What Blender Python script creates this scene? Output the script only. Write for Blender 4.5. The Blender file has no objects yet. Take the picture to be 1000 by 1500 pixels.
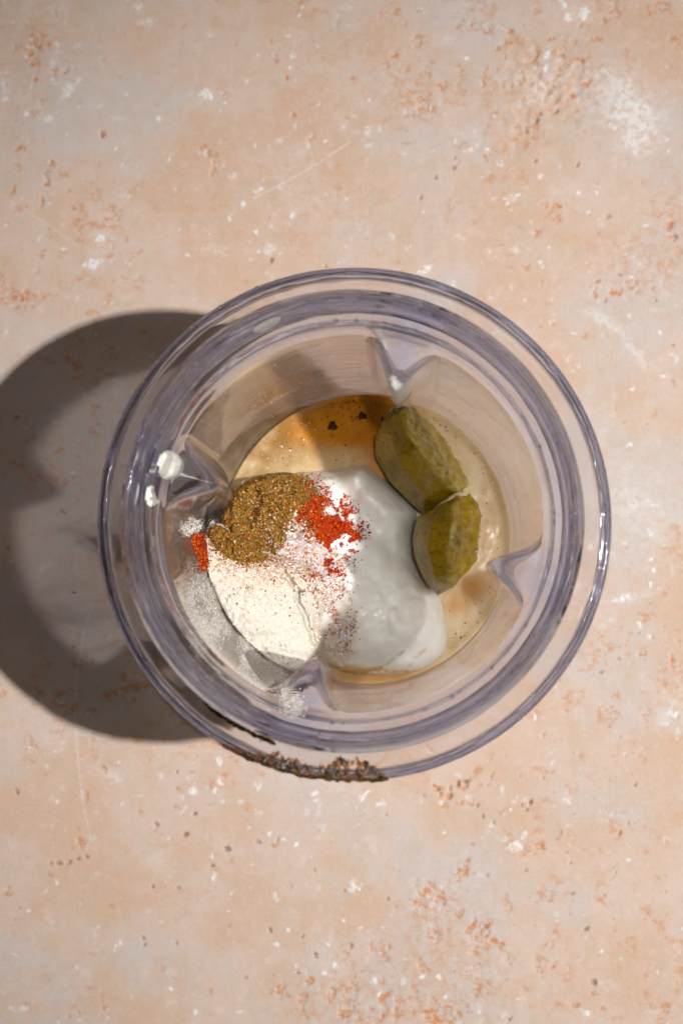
import bpy, bmesh, math, random
import numpy as np
from mathutils import Vector, Matrix

random.seed(7)
rng = np.random.default_rng(7)
sc = bpy.context.scene
C = sc.collection
R = math.radians

# ------------------------------------------------------------------ camera
CAM = Vector((0.0185, -0.0237, 0.680))
AIM = Vector((-0.0071, 0.0080, 0.0))
LENS, SENSOR = 88.1, 24.0
cam_d = bpy.data.cameras.new("camera")
cam_d.sensor_fit = 'HORIZONTAL'
cam_d.sensor_width = SENSOR
cam_d.lens = LENS
cam_d.clip_start = 0.01
cam_d.clip_end = 20
cam_d.dof.use_dof = True
cam_d.dof.focus_distance = 0.62
cam_d.dof.aperture_fstop = 18
cam = bpy.data.objects.new("camera", cam_d)
C.objects.link(cam)
cam.location = CAM
_zc = (CAM - AIM).normalized()
_xc = Vector((0, 1, 0)).cross(_zc).normalized()
_yc = _zc.cross(_xc)
CAM_M = Matrix((_xc, _yc, _zc)).transposed()
cam.rotation_euler = CAM_M.to_euler()
sc.camera = cam

# ------------------------------------------------------------------ light
world = bpy.data.worlds.new("World")
sc.world = world
world.use_nodes = True
wb = world.node_tree.nodes["Background"]
wb.inputs[0].default_value = (1.0, 0.82, 0.68, 1)
wb.inputs[1].default_value = 0.026

KEY_DIR = Vector((0.0565, -0.0045, 0.120)).normalized()
key_d = bpy.data.lights.new("key_lamp", 'SPOT')
key_d.energy = 1930
key_d.color = (1.0, 0.965, 0.92)
key_d.spot_size = R(5.6)
key_d.spot_blend = 1.0
key_d.shadow_soft_size = 0.055
key = bpy.data.objects.new("key_lamp", key_d)
C.objects.link(key)
key.location = KEY_DIR * 6.0
key.rotation_euler = (Vector((0.055, -0.015, 0)) - Vector(key.location)).to_track_quat('-Z', 'Y').to_euler()


fill_d = bpy.data.lights.new("added_soft_fill", 'AREA')  # unseen soft lamp added overhead to lift the shade inside the cup
fill_d.shape = 'RECTANGLE'
fill_d.size, fill_d.size_y = 0.5, 0.35
fill_d.energy = 0.6
fill_d.color = (1.0, 0.70, 0.46)
fill = bpy.data.objects.new("added_soft_fill", fill_d)
C.objects.link(fill)
fill.location = (0.20, 0.46, 1.10)
fill.rotation_euler = (-Vector(fill.location)).to_track_quat('-Z', 'Y').to_euler()

side_d = bpy.data.lights.new("added_side_strip", 'AREA')  # unseen strip lamp added for bright lines on the plastic and extra fill
side_d.shape = 'RECTANGLE'
side_d.size, side_d.size_y = 0.06, 1.4
side_d.energy = 2.8
side_d.color = (1.0, 0.87, 0.72)
side = bpy.data.objects.new("added_side_strip", side_d)
C.objects.link(side)
side.location = (1.05, -0.25, 0.95)
side.rotation_euler = (-Vector(side.location)).to_track_quat('-Z', 'Y').to_euler()
top_d = bpy.data.lights.new("added_cup_spot", 'SPOT')  # unseen narrow spot added to brighten only the cup and its contents
top_d.energy = 36
top_d.color = (1.0, 0.95, 0.88)
top_d.spot_size = R(3.9)
top_d.spot_blend = 0.35
top_d.shadow_soft_size = 0.022
top = bpy.data.objects.new("added_cup_spot", top_d)
C.objects.link(top)
top.location = (0.124, 0.035, 1.60)
top.rotation_euler = (Vector((-0.004, -0.004, 0.06)) - Vector(top.location)).to_track_quat('-Z', 'Y').to_euler()
sc.view_settings.view_transform = 'Standard'
sc.view_settings.look = 'None'
sc.view_settings.exposure = 0.0
sc.view_settings.gamma = 1.0
sc.view_settings.use_curve_mapping = False
sc.cycles.use_denoising = True
sc.cycles.use_adaptive_sampling = True
sc.cycles.adaptive_threshold = 0.035
sc.cycles.max_bounces = 12
sc.cycles.transmission_bounces = 11
sc.cycles.glossy_bounces = 8
sc.cycles.transparent_max_bounces = 24
sc.cycles.diffuse_bounces = 3
sc.cycles.caustics_reflective = True
sc.cycles.caustics_refractive = True
sc.cycles.blur_glossy = 0.3
sc.cycles.sample_clamp_indirect = 4.0

# ------------------------------------------------------------------ pixel <-> place
RX, RY, RZ = np.array(_xc), np.array(_yc), np.array(_zc)
CP = np.array(CAM)
FPX = LENS / SENSOR * 1000.0

def ray(px, py):
    px = np.asarray(px, float); py = np.asarray(py, float)
    d = ((px - 500) / FPX)[..., None] * RX + ((750 - py) / FPX)[..., None] * RY - RZ
    return d

def at(px, py, z):
    """world point at height z that stands at photo position (px, py)"""
    d = ray(px, py)
    t = (np.asarray(z) - CP[2]) / d[..., 2]
    return CP + d * t[..., None]

def ang(px, py, z):
    p = at(px, py, z); return math.atan2(p[1], p[0])

# ------------------------------------------------------------------ numpy noise
def _hash(ix, iy, iz, seed):
    h = (ix.astype(np.int64) * 374761393 + iy.astype(np.int64) * 668265263
         + iz.astype(np.int64) * 2147483647 + seed * 1274126177) & 0xFFFFFFFF
    h = ((h ^ (h >> 13)) * 1274126177) & 0xFFFFFFFF
    h = h ^ (h >> 16)
    return (h & 0xFFFFFF) / float(0xFFFFFF)

def vnoise(x, y, z=None, seed=0):
    if z is None: z = np.zeros_like(x)
    xi, yi, zi = np.floor(x), np.floor(y), np.floor(z)
    fx, fy, fz = x - xi, y - yi, z - zi
    fx = fx * fx * (3 - 2 * fx); fy = fy * fy * (3 - 2 * fy); fz = fz * fz * (3 - 2 * fz)
    xi = xi.astype(np.int64); yi = yi.astype(np.int64); zi = zi.astype(np.int64)
    out = 0
    for dx in (0, 1):
        for dy in (0, 1):
            for dz in (0, 1):
                w = (fx if dx else 1 - fx) * (fy if dy else 1 - fy) * (fz if dz else 1 - fz)
                out = out + w * _hash(xi + dx, yi + dy, zi + dz, seed)
    return out * 2 - 1

def fbm(x, y, z=None, octaves=4, seed=0):
    out, a, s = 0, 1.0, 0
    x = np.asarray(x, float); y = np.asarray(y, float)
    z = np.zeros_like(x) if z is None else np.asarray(z, float)
    for i in range(octaves):
        out = out + a * vnoise(x, y, z, seed + i * 17); s += a
        a *= 0.5; x = x * 2.03; y = y * 2.03; z = z * 2.03
    return out / s

def poly_sd(x, y, poly):
    """signed distance to a polygon, positive inside"""
    d2 = np.full(x.shape, 1e9); ins = np.zeros(x.shape, bool)
    n = len(poly)
    for i in range(n):
        ax, ay = poly[i]; bx, by = poly[(i + 1) % n]
        ex, ey = bx - ax, by - ay
        t = np.clip(((x - ax) * ex + (y - ay) * ey) / (ex * ex + ey * ey + 1e-18), 0, 1)
        d2 = np.minimum(d2, (x - ax - t * ex) ** 2 + (y - ay - t * ey) ** 2)
        c = ((ay > y) != (by > y)) & (x < ex * (y - ay) / (ey + 1e-18) + ax)
        ins ^= c
    d = np.sqrt(d2)
    return np.where(ins, d, -d)

def smooth_poly(pts, n=6):
    """closed Catmull-Rom through pts"""
    p = np.asarray(pts, float); out = []
    m = len(p)
    for i in range(m):
        p0, p1, p2, p3 = p[i - 1], p[i], p[(i + 1) % m], p[(i + 2) % m]
        for k in range(n):
            t = k / n
            out.append(0.5 * ((2 * p1) + (-p0 + p2) * t + (2 * p0 - 5 * p1 + 4 * p2 - p3) * t * t
                              + (-p0 + 3 * p1 - 3 * p2 + p3) * t ** 3))
    return np.array(out)

def px_poly(pts, z, n=5):
    a = np.asarray(pts, float)
    w = at(a[:, 0], a[:, 1], np.full(len(a), z))[:, :2]
    return smooth_poly(w, n) if n > 1 else w

def sstep(a, b, x):
    t = np.clip((x - a) / (b - a), 0, 1)
    return t * t * (3 - 2 * t)

# ------------------------------------------------------------------ mesh helpers
def mesh_obj(name, verts, faces, mat, parent=None, smooth=True, attrs=None, cols=None):
    me = bpy.data.meshes.new(name)
    verts = np.asarray(verts, np.float32)
    faces = np.asarray(faces)
    nf, k = faces.shape
    me.vertices.add(len(verts)); me.vertices.foreach_set("co", verts.ravel())
    me.loops.add(nf * k); me.loops.foreach_set("vertex_index", faces.astype(np.int32).ravel())
    me.polygons.add(nf)
    me.polygons.foreach_set("loop_start", np.arange(0, nf * k, k, dtype=np.int32))
    me.polygons.foreach_set("use_smooth", np.full(nf, smooth, bool))
    me.update(calc_edges=True)
    for an, av in (attrs or {}).items():
        a = me.attributes.new(an, 'FLOAT', 'POINT'); a.data.foreach_set("value", np.asarray(av, np.float32))
    for an, av in (cols or {}).items():
        a = me.attributes.new(an, 'FLOAT_COLOR', 'POINT')
        cc = np.ones((len(verts), 4), np.float32); cc[:, :3] = av
        a.data.foreach_set("color", cc.ravel())
    me.materials.append(mat)
    o = bpy.data.objects.new(name, me); C.objects.link(o)
    if parent is not None: o.parent = parent
    return o

def tag(o, label=None, cat=None, group=None, kind=None):
    if label: o['label'] = label
    if cat: o['category'] = cat
    if group: o['group'] = group
    if kind: o['kind'] = kind
    return o

def thing(name, label, cat, loc=(0, 0, 0), group=None):
    o = bpy.data.objects.new(name, None); C.objects.link(o); o.location = loc
    o.empty_display_size = 0.01
    return tag(o, label, cat, group)

def grid_faces(nx, ny, keep=None):
    i, j = np.meshgrid(np.arange(nx - 1), np.arange(ny - 1), indexing='ij')
    a = (i * ny + j).ravel(); f = np.stack([a, a + ny, a + ny + 1, a + 1], 1)
    if keep is not None:
        f = f[keep.ravel()[f].all(1)]
    return f

def compact(v, f, extra=()):
    used = np.zeros(len(v), bool); used[f.ravel()] = True
    idx = np.cumsum(used) - 1
    return v[used], idx[f], [e[used] for e in extra]

# ------------------------------------------------------------------ node helpers
class NT:
    def __init__(self, name):
        self.m = bpy.data.materials.new(name); self.m.use_nodes = True
        self.t = self.m.node_tree; self.t.nodes.clear()
        self.out = self.t.nodes.new('ShaderNodeOutputMaterial')
    def n(self, typ, **kw):
        nd = self.t.nodes.new('ShaderNode' + typ)
        for k, v in kw.items(): setattr(nd, k, v)
        return nd
    def l(self, a, b): self.t.links.new(a, b)
    def set(self, sock, v):
        if hasattr(v, 'is_output'): self.l(v, sock)
        elif isinstance(v, tuple) and len(v) == 3 and sock.type == 'RGBA': sock.default_value = (*v, 1)
        else: sock.default_value = v
    def noise(self, scale, detail=4, rough=0.55, coord=None, dist=0.0, w=None):
        nd = self.n('TexNoise'); nd.inputs['Scale'].default_value = scale
        nd.inputs['Detail'].default_value = detail; nd.inputs['Roughness'].default_value = rough
        nd.inputs['Distortion'].default_value = dist
        self.l(coord or self.co(), nd.inputs['Vector'])
        return nd.outputs['Fac']
    def co(self):
        if not hasattr(self, '_co'):
            self._co = self.n('TexCoord').outputs['Object']
        return self._co
    def map(self, scale=(1, 1, 1), rot=(0, 0, 0), loc=(0, 0, 0)):
        nd = self.n('Mapping'); self.l(self.co(), nd.inputs[0])
        nd.inputs['Scale'].default_value = scale; nd.inputs['Rotation'].default_value = rot; nd.inputs['Location'].default_value = loc
        return nd.outputs[0]
    def ramp(self, fac, a, b):  # smooth 0..1 from a to b
        nd = self.n('MapRange', interpolation_type='SMOOTHSTEP'); nd.clamp = True
        self.l(fac, nd.inputs[0]); nd.inputs[1].default_value = a; nd.inputs[2].default_value = b
        return nd.outputs[0]
    def math(self, op, a, b=None, clamp=False):
        nd = self.n('Math', operation=op); nd.use_clamp = clamp
        self.set(nd.inputs[0], a)
        if b is not None: self.set(nd.inputs[1], b)
        return nd.outputs[0]
    def mix(self, fac, a, b, typ='MIX'):
        nd = self.n('Mix', data_type='RGBA', blend_type=typ)
        self.set(nd.inputs[0], fac); self.set(nd.inputs[6], a); self.set(nd.inputs[7], b)
        return nd.outputs[2]
    def attr(self, name):
        nd = self.n('Attribute'); nd.attribute_name = name
        return nd
    def bump(self, h, dist, strength=1.0, normal=None):
        nd = self.n('Bump'); nd.inputs['Strength'].default_value = strength; nd.inputs['Distance'].default_value = dist
        self.l(h, nd.inputs['Height'])
        if normal is not None: self.l(normal, nd.inputs['Normal'])
        return nd.outputs[0]
    def principled(self, **kw):
        p = self.n('BsdfPrincipled')
        for k, v in kw.items():
            self.set(p.inputs[k.replace('_', ' ')], v)
        self.l(p.outputs[0], self.out.inputs['Surface'])
        return p

# ================================================================== materials
def mat_table():
    t = NT("peach_stone")
    A, B, G = (0.535, 0.422, 0.368), (0.515, 0.366, 0.270), (0.475, 0.434, 0.426)
    base = t.mix(t.ramp(t.noise(34, 7, 0.68), 0.42, 0.60), A, B)
    base = t.mix(t.math('MULTIPLY', t.ramp(t.noise(19, 7, 0.66, t.map(loc=(3, 1, 0))), 0.46, 0.62), 0.8), base, G)
    base = t.mix(t.math('MULTIPLY', t.ramp(t.noise(240, 5, 0.7, t.map(loc=(9, 1, 0))), 0.46, 0.70), 0.55), base, (0.520, 0.375, 0.300))
    base = t.mix(t.math('MULTIPLY', t.ramp(t.noise(210, 5, 0.7, t.map(loc=(1, 7, 3))), 0.48, 0.72), 0.50), base, (0.435, 0.380, 0.300))
    zone = t.ramp(t.noise(26, 4, 0.6, t.map(loc=(2, 6, 1))), 0.38, 0.62)
    base = t.mix(t.math('MULTIPLY', t.math('MULTIPLY', t.ramp(t.noise(300, 7, 0.78), 0.50, 0.74), zone), 0.55), base, (0.500, 0.290, 0.160))
    base = t.mix(t.math('MULTIPLY', t.ramp(t.noise(520, 4, 0.7, t.map(loc=(1, 5, 0))), 0.56, 0.72), 0.45), base, (0.55, 0.52, 0.52))
    mk = t.attr("marks"); sep = t.n('SeparateColor'); t.l(mk.outputs['Color'], sep.inputs[0])
    fine = t.noise(900, 3, 0.65)
    wash = t.math('MULTIPLY', sep.outputs[1], t.ramp(t.noise(420, 5, 0.72, t.map(loc=(7, 2, 0))), 0.42, 0.62))
    base = t.mix(t.math('MULTIPLY', wash, 1.0, True), base, (0.48, 0.195, 0.062))
    brown = t.math('MULTIPLY', sep.outputs[2], t.ramp(fine, 0.32, 0.50))
    base = t.mix(t.math('MULTIPLY', brown, 0.9, True), base, (0.215, 0.080, 0.030))
    white = t.math('MULTIPLY', sep.outputs[0], t.ramp(t.noise(650, 4, 0.68, t.map(loc=(4, 8, 0))), 0.34, 0.54))
    base = t.mix(t.math('MULTIPLY', white, 0.85, True), base, (0.71, 0.73, 0.765))
    # tiny dark grains of uneven size
    sp = t.math('MULTIPLY', t.ramp(t.noise(1000, 2, 0.5, t.map(loc=(6, 6, 0))), 0.74, 0.80), t.ramp(t.noise(45, 3), 0.45, 0.65))
    base = t.mix(t.math('MULTIPLY', sp, 0.35), base, (0.24, 0.11, 0.05))
    h = t.math('ADD', t.math('MULTIPLY', t.noise(1200, 3, 0.6), 0.4), t.noise(160, 4, 0.6))
    nb = t.bump(h, 0.0006, 0.35)
    t.principled(Base_Color=base, Roughness=t.math('ADD', t.math('MULTIPLY', fine, 0.25), 0.45), Specular_IOR_Level=0.35, Normal=nb)
    return t.m

def mat_plastic():
    t = NT("clear_plastic")
    k = t.attr("thick").outputs['Fac']      # 1 in the massive collar and edge bead, 0 in the thin wall and flange plate
    th = t.attr("thin_wall").outputs['Fac']
    g = t.n('BsdfGlass'); t.l(t.mix(k, (0.97, 0.965, 0.975), (0.80, 0.83, 0.94)), g.inputs['Color'])
    g.inputs['IOR'].default_value = 1.56; g.inputs['Roughness'].default_value = 0.02
    tr = t.n('BsdfTransparent'); t.l(t.mix(k, (0.95, 0.945, 0.955), (0.82, 0.835, 0.91)), tr.inputs[0])
    mx = t.n('MixShader')
    # the thin wall lets light straight through, the thick collar and flange bend it
    t.l(th, mx.inputs[0])
    t.l(g.outputs[0], mx.inputs[1]); t.l(tr.outputs[0], mx.inputs[2])
    smudge = t.math('MULTIPLY', t.ramp(t.noise(55, 6, 0.7, t.map(scale=(1, 1, .35)), dist=.8), 0.42, 0.75), 0.055)
    t.l(t.math('ADD', t.math('MULTIPLY', t.noise(120, 4, 0.6), 0.07), 0.0), g.inputs['Roughness'])
    df = t.n('BsdfDiffuse'); df.inputs[0].default_value = (0.72, 0.74, 0.80, 1)
    m2 = t.n('MixShader'); t.l(smudge, m2.inputs[0])
    t.l(mx.outputs[0], m2.inputs[1]); t.l(df.outputs[0], m2.inputs[2])
    t.l(m2.outputs[0], t.out.inputs['Surface'])
    return t.m

def mat_liquid():
    t = NT("cloudy_liquid")
    a = t.attr("amber").outputs['Fac']
    milky = t.mix(t.ramp(t.noise(120, 4, 0.6, dist=0.6), 0.35, 0.7), (0.54, 0.40, 0.22), (0.63, 0.51, 0.33))
    amb = t.mix(t.ramp(t.noise(90, 4, 0.6, t.map(loc=(2, 3, 1))), 0.35, 0.65), (0.42, 0.145, 0.006), (0.54, 0.225, 0.014))
    col = t.mix(t.math('MULTIPLY', t.attr("murk").outputs['Fac'], t.ramp(t.noise(140, 4, 0.6, t.map(loc=(5, 1, 2))), 0.1, 0.6)), milky, (0.25, 0.145, 0.052))
    col = t.mix(a, col, amb)
    t.principled(Base_Color=col, Roughness=0.06, IOR=1.36, Subsurface_Weight=0.5, Subsurface_Radius=(0.006, 0.0035, 0.0015), Subsurface_Scale=0.6,
                 Normal=t.bump(t.noise(220, 2, 0.4), 0.0004, 0.10))
    return t.m

def mat_yogurt():
    t = NT("white_yogurt")
    s = t.attr("stain").outputs['Fac']
    col = t.mix(t.math('MULTIPLY', s, t.ramp(t.noise(420, 4, 0.6), 0.3, 0.6), True), (0.86, 0.855, 0.81), (0.62, 0.38, 0.10))
    t.principled(Base_Color=col, Roughness=t.math('ADD', 0.10, t.math('MULTIPLY', t.noise(300, 2), 0.2)), IOR=1.4, Subsurface_Weight=0.7,
                 Subsurface_Radius=(0.004, 0.0037, 0.003), Subsurface_Scale=1.2,
                 Normal=t.bump(t.math('ADD', t.noise(160, 3, 0.5), t.math('MULTIPLY', t.noise(1500, 2, 0.5), 0.08)), 0.0009, 0.55))
    return t.m

def mat_grain(name, rough=0.75, sss=0.0, spec=0.3):
    t = NT(name)
    c = t.attr("tint").outputs['Color']
    t.principled(Base_Color=c, Roughness=rough, Specular_IOR_Level=spec, Subsurface_Weight=sss, Subsurface_Radius=(0.001, 0.0008, 0.0006), Subsurface_Scale=0.4)
    return t.m

def mat_bed(name, c1, c2, c3, scale=2600):
    t = NT(name)
    col = t.mix(t.ramp(t.noise(scale, 3, 0.7), 0.38, 0.62), c1, c2)
    col = t.mix(t.ramp(t.noise(scale * 0.7, 3, 0.7, t.map(loc=(3, 3, 3))), 0.55, 0.7), col, c3)
    t.principled(Base_Color=col, Roughness=0.85, Specular_IOR_Level=0.2, Normal=t.bump(t.noise(scale, 4, 0.75), 0.0006, 0.8))
    return t.m

def mat_flour():
    t = NT("cream_flour")
    c = t.attr("speck").outputs['Fac']
    col = t.mix(t.ramp(t.noise(900, 4, 0.7), 0.35, 0.7), (0.58, 0.545, 0.475), (0.64, 0.61, 0.55))
    m = t.math('MULTIPLY', c, t.ramp(t.noise(1700, 3, 0.7), 0.47, 0.56), True)
    col = t.mix(m, col, (0.48, 0.19, 0.05))
    t.principled(Base_Color=col, Roughness=0.95, Specular_IOR_Level=0.1, Subsurface_Weight=0.25, Subsurface_Radius=(0.0012, 0.001, 0.0007), Subsurface_Scale=0.4,
                 Normal=t.bump(t.math('ADD', t.math('MULTIPLY', t.noise(2600, 5, 0.8), .6), t.noise(420, 4, 0.6)), 0.0004, 0.4))
    return t.m

def mat_pickle():
    t = NT("olive_pickle")
    f = t.attr("flesh").outputs['Fac']
    st = t.map(scale=(1, 1, 1))
    skin = t.mix(t.ramp(t.noise(150, 5, 0.6), 0.32, 0.68), (0.205, 0.118, 0.001), (0.300, 0.190, 0.002))
    skin = t.mix(t.math('MULTIPLY', t.ramp(t.noise(900, 3, 0.6, t.map(scale=(0.30, 1.6, 1.0), rot=(0, 0, 0.5))), 0.58, 0.66), 0.9), skin, (0.085, 0.048, 0.002))
    skin = t.mix(t.math('MULTIPLY', t.ramp(t.noise(1100, 3, 0.65), 0.55, 0.7), 0.35), skin, (0.42, 0.32, 0.045))
    fl = t.mix(t.ramp(t.noise(240, 6, 0.7, t.map(scale=(0.5, 1.3, 1), rot=(0, 0, -0.95))), 0.36, 0.64), (0.225, 0.132, 0.001), (0.360, 0.235, 0.010))
    fl = t.mix(t.math('MULTIPLY', t.ramp(t.noise(130, 3, 0.6, t.map(loc=(5, 5, 2))), 0.55, 0.72), 0.7), fl, (0.42, 0.24, 0.006))
    rim = t.attr("rim").outputs['Fac']
    col = t.mix(f, skin, fl)
    col = t.mix(t.math('MULTIPLY', rim, t.ramp(t.noise(500, 4, 0.6), 0.35, 0.65), True), col, (0.46, 0.36, 0.085))
    t.principled(Base_Color=col, Roughness=t.mix(f, (0.20, 0.20, 0.20), (0.24, 0.24, 0.24)), IOR=1.38, Subsurface_Weight=0.35, Subsurface_Radius=(0.005, 0.0035, 0.0005), Subsurface_Scale=0.8, Coat_Weight=0.5, Coat_Roughness=0.04,
                 Normal=t.bump(t.math('ADD', t.noise(420, 5, 0.65), t.math('MULTIPLY', t.noise(1500, 3, 0.6), 0.35)), 0.0009, 0.45))
    return t.m

def mat_smear():
    t = NT("yogurt_refraction_smear")
    p = t.n('BsdfPrincipled'); p.inputs['Base Color'].default_value = (0.82, 0.81, 0.76, 1)
    p.inputs['Roughness'].default_value = 0.25; p.inputs['Subsurface Weight'].default_value = 0.4
    p.inputs['Subsurface Radius'].default_value = (0.002, 0.002, 0.0015); p.inputs['Subsurface Scale'].default_value = 0.5
    tr = t.n('BsdfTransparent'); mx = t.n('MixShader')
    tl = t.n('BsdfTranslucent'); tl.inputs[0].default_value = (0.85, 0.84, 0.80, 1)
    pm = t.n('MixShader'); pm.inputs[0].default_value = 0.5
    t.l(p.outputs[0], pm.inputs[1]); t.l(tl.outputs[0], pm.inputs[2])
    th = t.attr("cover").outputs['Fac']
    t.l(t.math('MULTIPLY', th, t.math('ADD', 0.35, t.math('MULTIPLY', t.noise(420, 3), 0.75)), True), mx.inputs[0])
    t.l(tr.outputs[0], mx.inputs[1]); t.l(pm.outputs[0], mx.inputs[2])
    t.l(mx.outputs[0], t.out.inputs['Surface'])
    return t.m

def mat_residue():
    t = NT("sticky_brown_residue")
    col = t.mix(t.ramp(t.noise(500, 4, 0.7), 0.4, 0.65), (0.022, 0.012, 0.004), (0.14, 0.065, 0.012))
    p = t.n('BsdfPrincipled'); t.l(col, p.inputs['Base Color']); p.inputs['Roughness'].default_value = 0.12
    t.l(t.bump(t.noise(900, 4, 0.7), 0.0005, 0.7), p.inputs['Normal'])
    tr = t.n('BsdfTransparent')
    c = t.attr("cover").outputs['Fac']
    t.l(t.mix(t.ramp(c, 0.0, 0.35), (1, 1, 1), (0.62, 0.27, 0.05)), tr.inputs[0])
    mx = t.n('MixShader'); t.l(t.ramp(c, 0.18, 0.55), mx.inputs[0])
    t.l(tr.outputs[0], mx.inputs[1]); t.l(p.outputs[0], mx.inputs[2])
    t.l(mx.outputs[0], t.out.inputs['Surface'])
    return t.m

def mat_plain(name, col, rough=0.5, sss=0.0):
    t = NT(name)
    c = t.mix(t.ramp(t.noise(700, 3, 0.6), 0.3, 0.7), col, tuple(min(1, x * 1.25) for x in col))
    t.principled(Base_Color=c, Roughness=rough, Subsurface_Weight=sss, Subsurface_Radius=(0.002, 0.002, 0.0015), Subsurface_Scale=0.5,
                 Normal=t.bump(t.noise(900, 3, 0.6), 0.0003, 0.4))
    return t.m

M = dict(table=mat_table(), plastic=mat_plastic(), liquid=mat_liquid(), yogurt=mat_yogurt(),
         grain=mat_grain("spice_grain", 0.9, 0.0, 0.08), wet=mat_grain("wet_speck", 0.25, 0, 0.5), salt=mat_grain("salt_crystal", 0.35, 0.3, 0.5),
         dust=mat_grain("flour_grain", 0.95, 0.2, 0.1),
         cumin=mat_bed("cumin_bed", (0.10, 0.050, 0.010), (0.20, 0.115, 0.030), (0.30, 0.20, 0.07)),
         paprika=mat_bed("paprika_bed", (0.26, 0.012, 0.002), (0.44, 0.042, 0.003), (0.62, 0.20, 0.02)),
         saltbed=mat_bed("salt_bed", (0.56, 0.47, 0.45), (0.70, 0.64, 0.63), (0.42, 0.13, 0.05)),
         flour=mat_flour(), pickle=mat_pickle(), smear=mat_smear(), residue=mat_residue(),
         dab=mat_plain("yogurt_dab", (0.62, 0.62, 0.58), 0.3, 0.5), sauce=mat_plain("dark_sauce", (0.050, 0.014, 0.004), 0.2))

# ================================================================== table top (the setting)
def axis(lo, flo, fhi, hi, fine, n):
    a = lo + (flo - lo) * np.linspace(0, 1, n) ** 0.6
    b = np.arange(flo, fhi, fine)[1:]
    c = fhi + (hi - fhi) * np.linspace(0, 1, n) ** 1.6
    return np.concatenate([a, b, c])

gx = axis(-0.55, -0.116, 0.096, 0.55, 0.00042, 14)
gy = axis(-0.55, -0.140, 0.158, 0.55, 0.00042, 14)
X, Y = np.meshgrid(gx, gy, indexing='ij')
white = np.zeros_like(X); rust = np.zeros_like(X); brown = np.zeros_like(X)
wx = fbm(X * 700, Y * 700, seed=3, octaves=3); wy = fbm(X * 700, Y * 700, seed=9, octaves=3)
n1 = fbm(X * 900, Y * 900, seed=21, octaves=3)

def splat(field, px, py, rx, ry=None, ang=0.0, amp=1.0, rough=0.5, soft=False):
    ry = rx if ry is None else ry
    p = at(px, py, 0.0)
    s = 1 / 5580.0
    rx, ry = rx * s, ry * s
    m = max(rx, ry) * 3
    i0, i1 = np.searchsorted(gx, [p[0] - m, p[0] + m]); j0, j1 = np.searchsorted(gy, [p[1] - m, p[1] + m])
    if i1 - i0 < 1 or j1 - j0 < 1: return
    sl = (slice(i0, i1), slice(j0, j1))
    jit = min(rx, ry) * rough * 1.6
    dx = X[sl] - p[0] + wx[sl] * jit; dy = Y[sl] - p[1] + wy[sl] * jit
    ca, sa = math.cos(ang), math.sin(ang)
    u = (dx * ca + dy * sa) / rx; v = (-dx * sa + dy * ca) / ry
    d = np.sqrt(u * u + v * v)
    val = np.exp(-d * d * 1.2) * amp if soft else amp * np.clip(1.5 - d, 0, 0.7) / 0.7
    field[sl] = np.maximum(field[sl], val) if not soft else field[sl] + val

WH = [(441,10,5),(438,22,6),(424,42,7),(422,52,6),(425,82,6),(424,98,4),(297,134,9),(306,140,8),(329,149,4),(232,173,7),(248,234,4),(170,217,5),(179,241,4),
 (147,348,10),(137,386,13),(187,384,6),(92,365,5),(8,330,6),(122,388,5),(373,212,4),(372,280,5),(382,276,4),(355,300,5),(335,320,5),(375,340,5),(378,370,5),
 (274,373,6),(475,206,5),(830,25,11),(855,20,13),(822,5,8),(800,80,8),(798,100,7),(667,195,6),(667,204,6),(683,84,7),(539,147,5),(712,218,5),(690,219,5),(732,238,6),
 (790,258,6),(748,285,6),(743,297,7),(747,308,5),(757,286,5),(860,310,5),(847,282,5),(873,283,5),(973,203,6),(978,220,4),(945,330,5),(622,392,11),(612,398,5),(790,383,4),(803,363,4),
 (925,405,4),(965,485,6),(927,569,5),(921,652,5),(952,820,6),(957,836,7),(953,858,7),(915,874,7),(900,880,5),(935,917,8),(950,932,6),(985,1045,8),
 (320,1115,7),(283,1158,10),(322,1146,7),(313,1158,6),(460,1163,8),(462,1174,4),(174,1117,4),(178,1178,5),(365,1214,4),(394,1222,4),(415,1230,5),(433,1238,5),(312,1286,8),(368,1267,4),
 (82,1292,5),(40,1334,4),(169,1386,7),(176,1383,6),(404,1384,7),(435,1415,6),(490,1415,7),(476,1427,7),(285,1485,8),(422,1363,5),(338,1308,5),(308,1255,5),
 (560,1180,8),(552,1178,5),(535,1165,6),(530,1170,5),(746,1189,5),(765,1227,8),(753,1241,11),(770,1222,6),(650,1220,4),(583,1228,3),(516,1300,12),(524,1304,8),(526,1361,5),(548,1438,9),(555,1456,7),
 (617,1434,6),(642,1432,5),(880,1393,5),(921,1260,4),(650,1460,6),(858,1485,8),(848,1408,6),(593,1405,4),(503,1350,4),(560,1360,3),(545,1440,6),(540,1160,3),(962,1425,5),(927,1455,3),(620,1300,3)]
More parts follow.
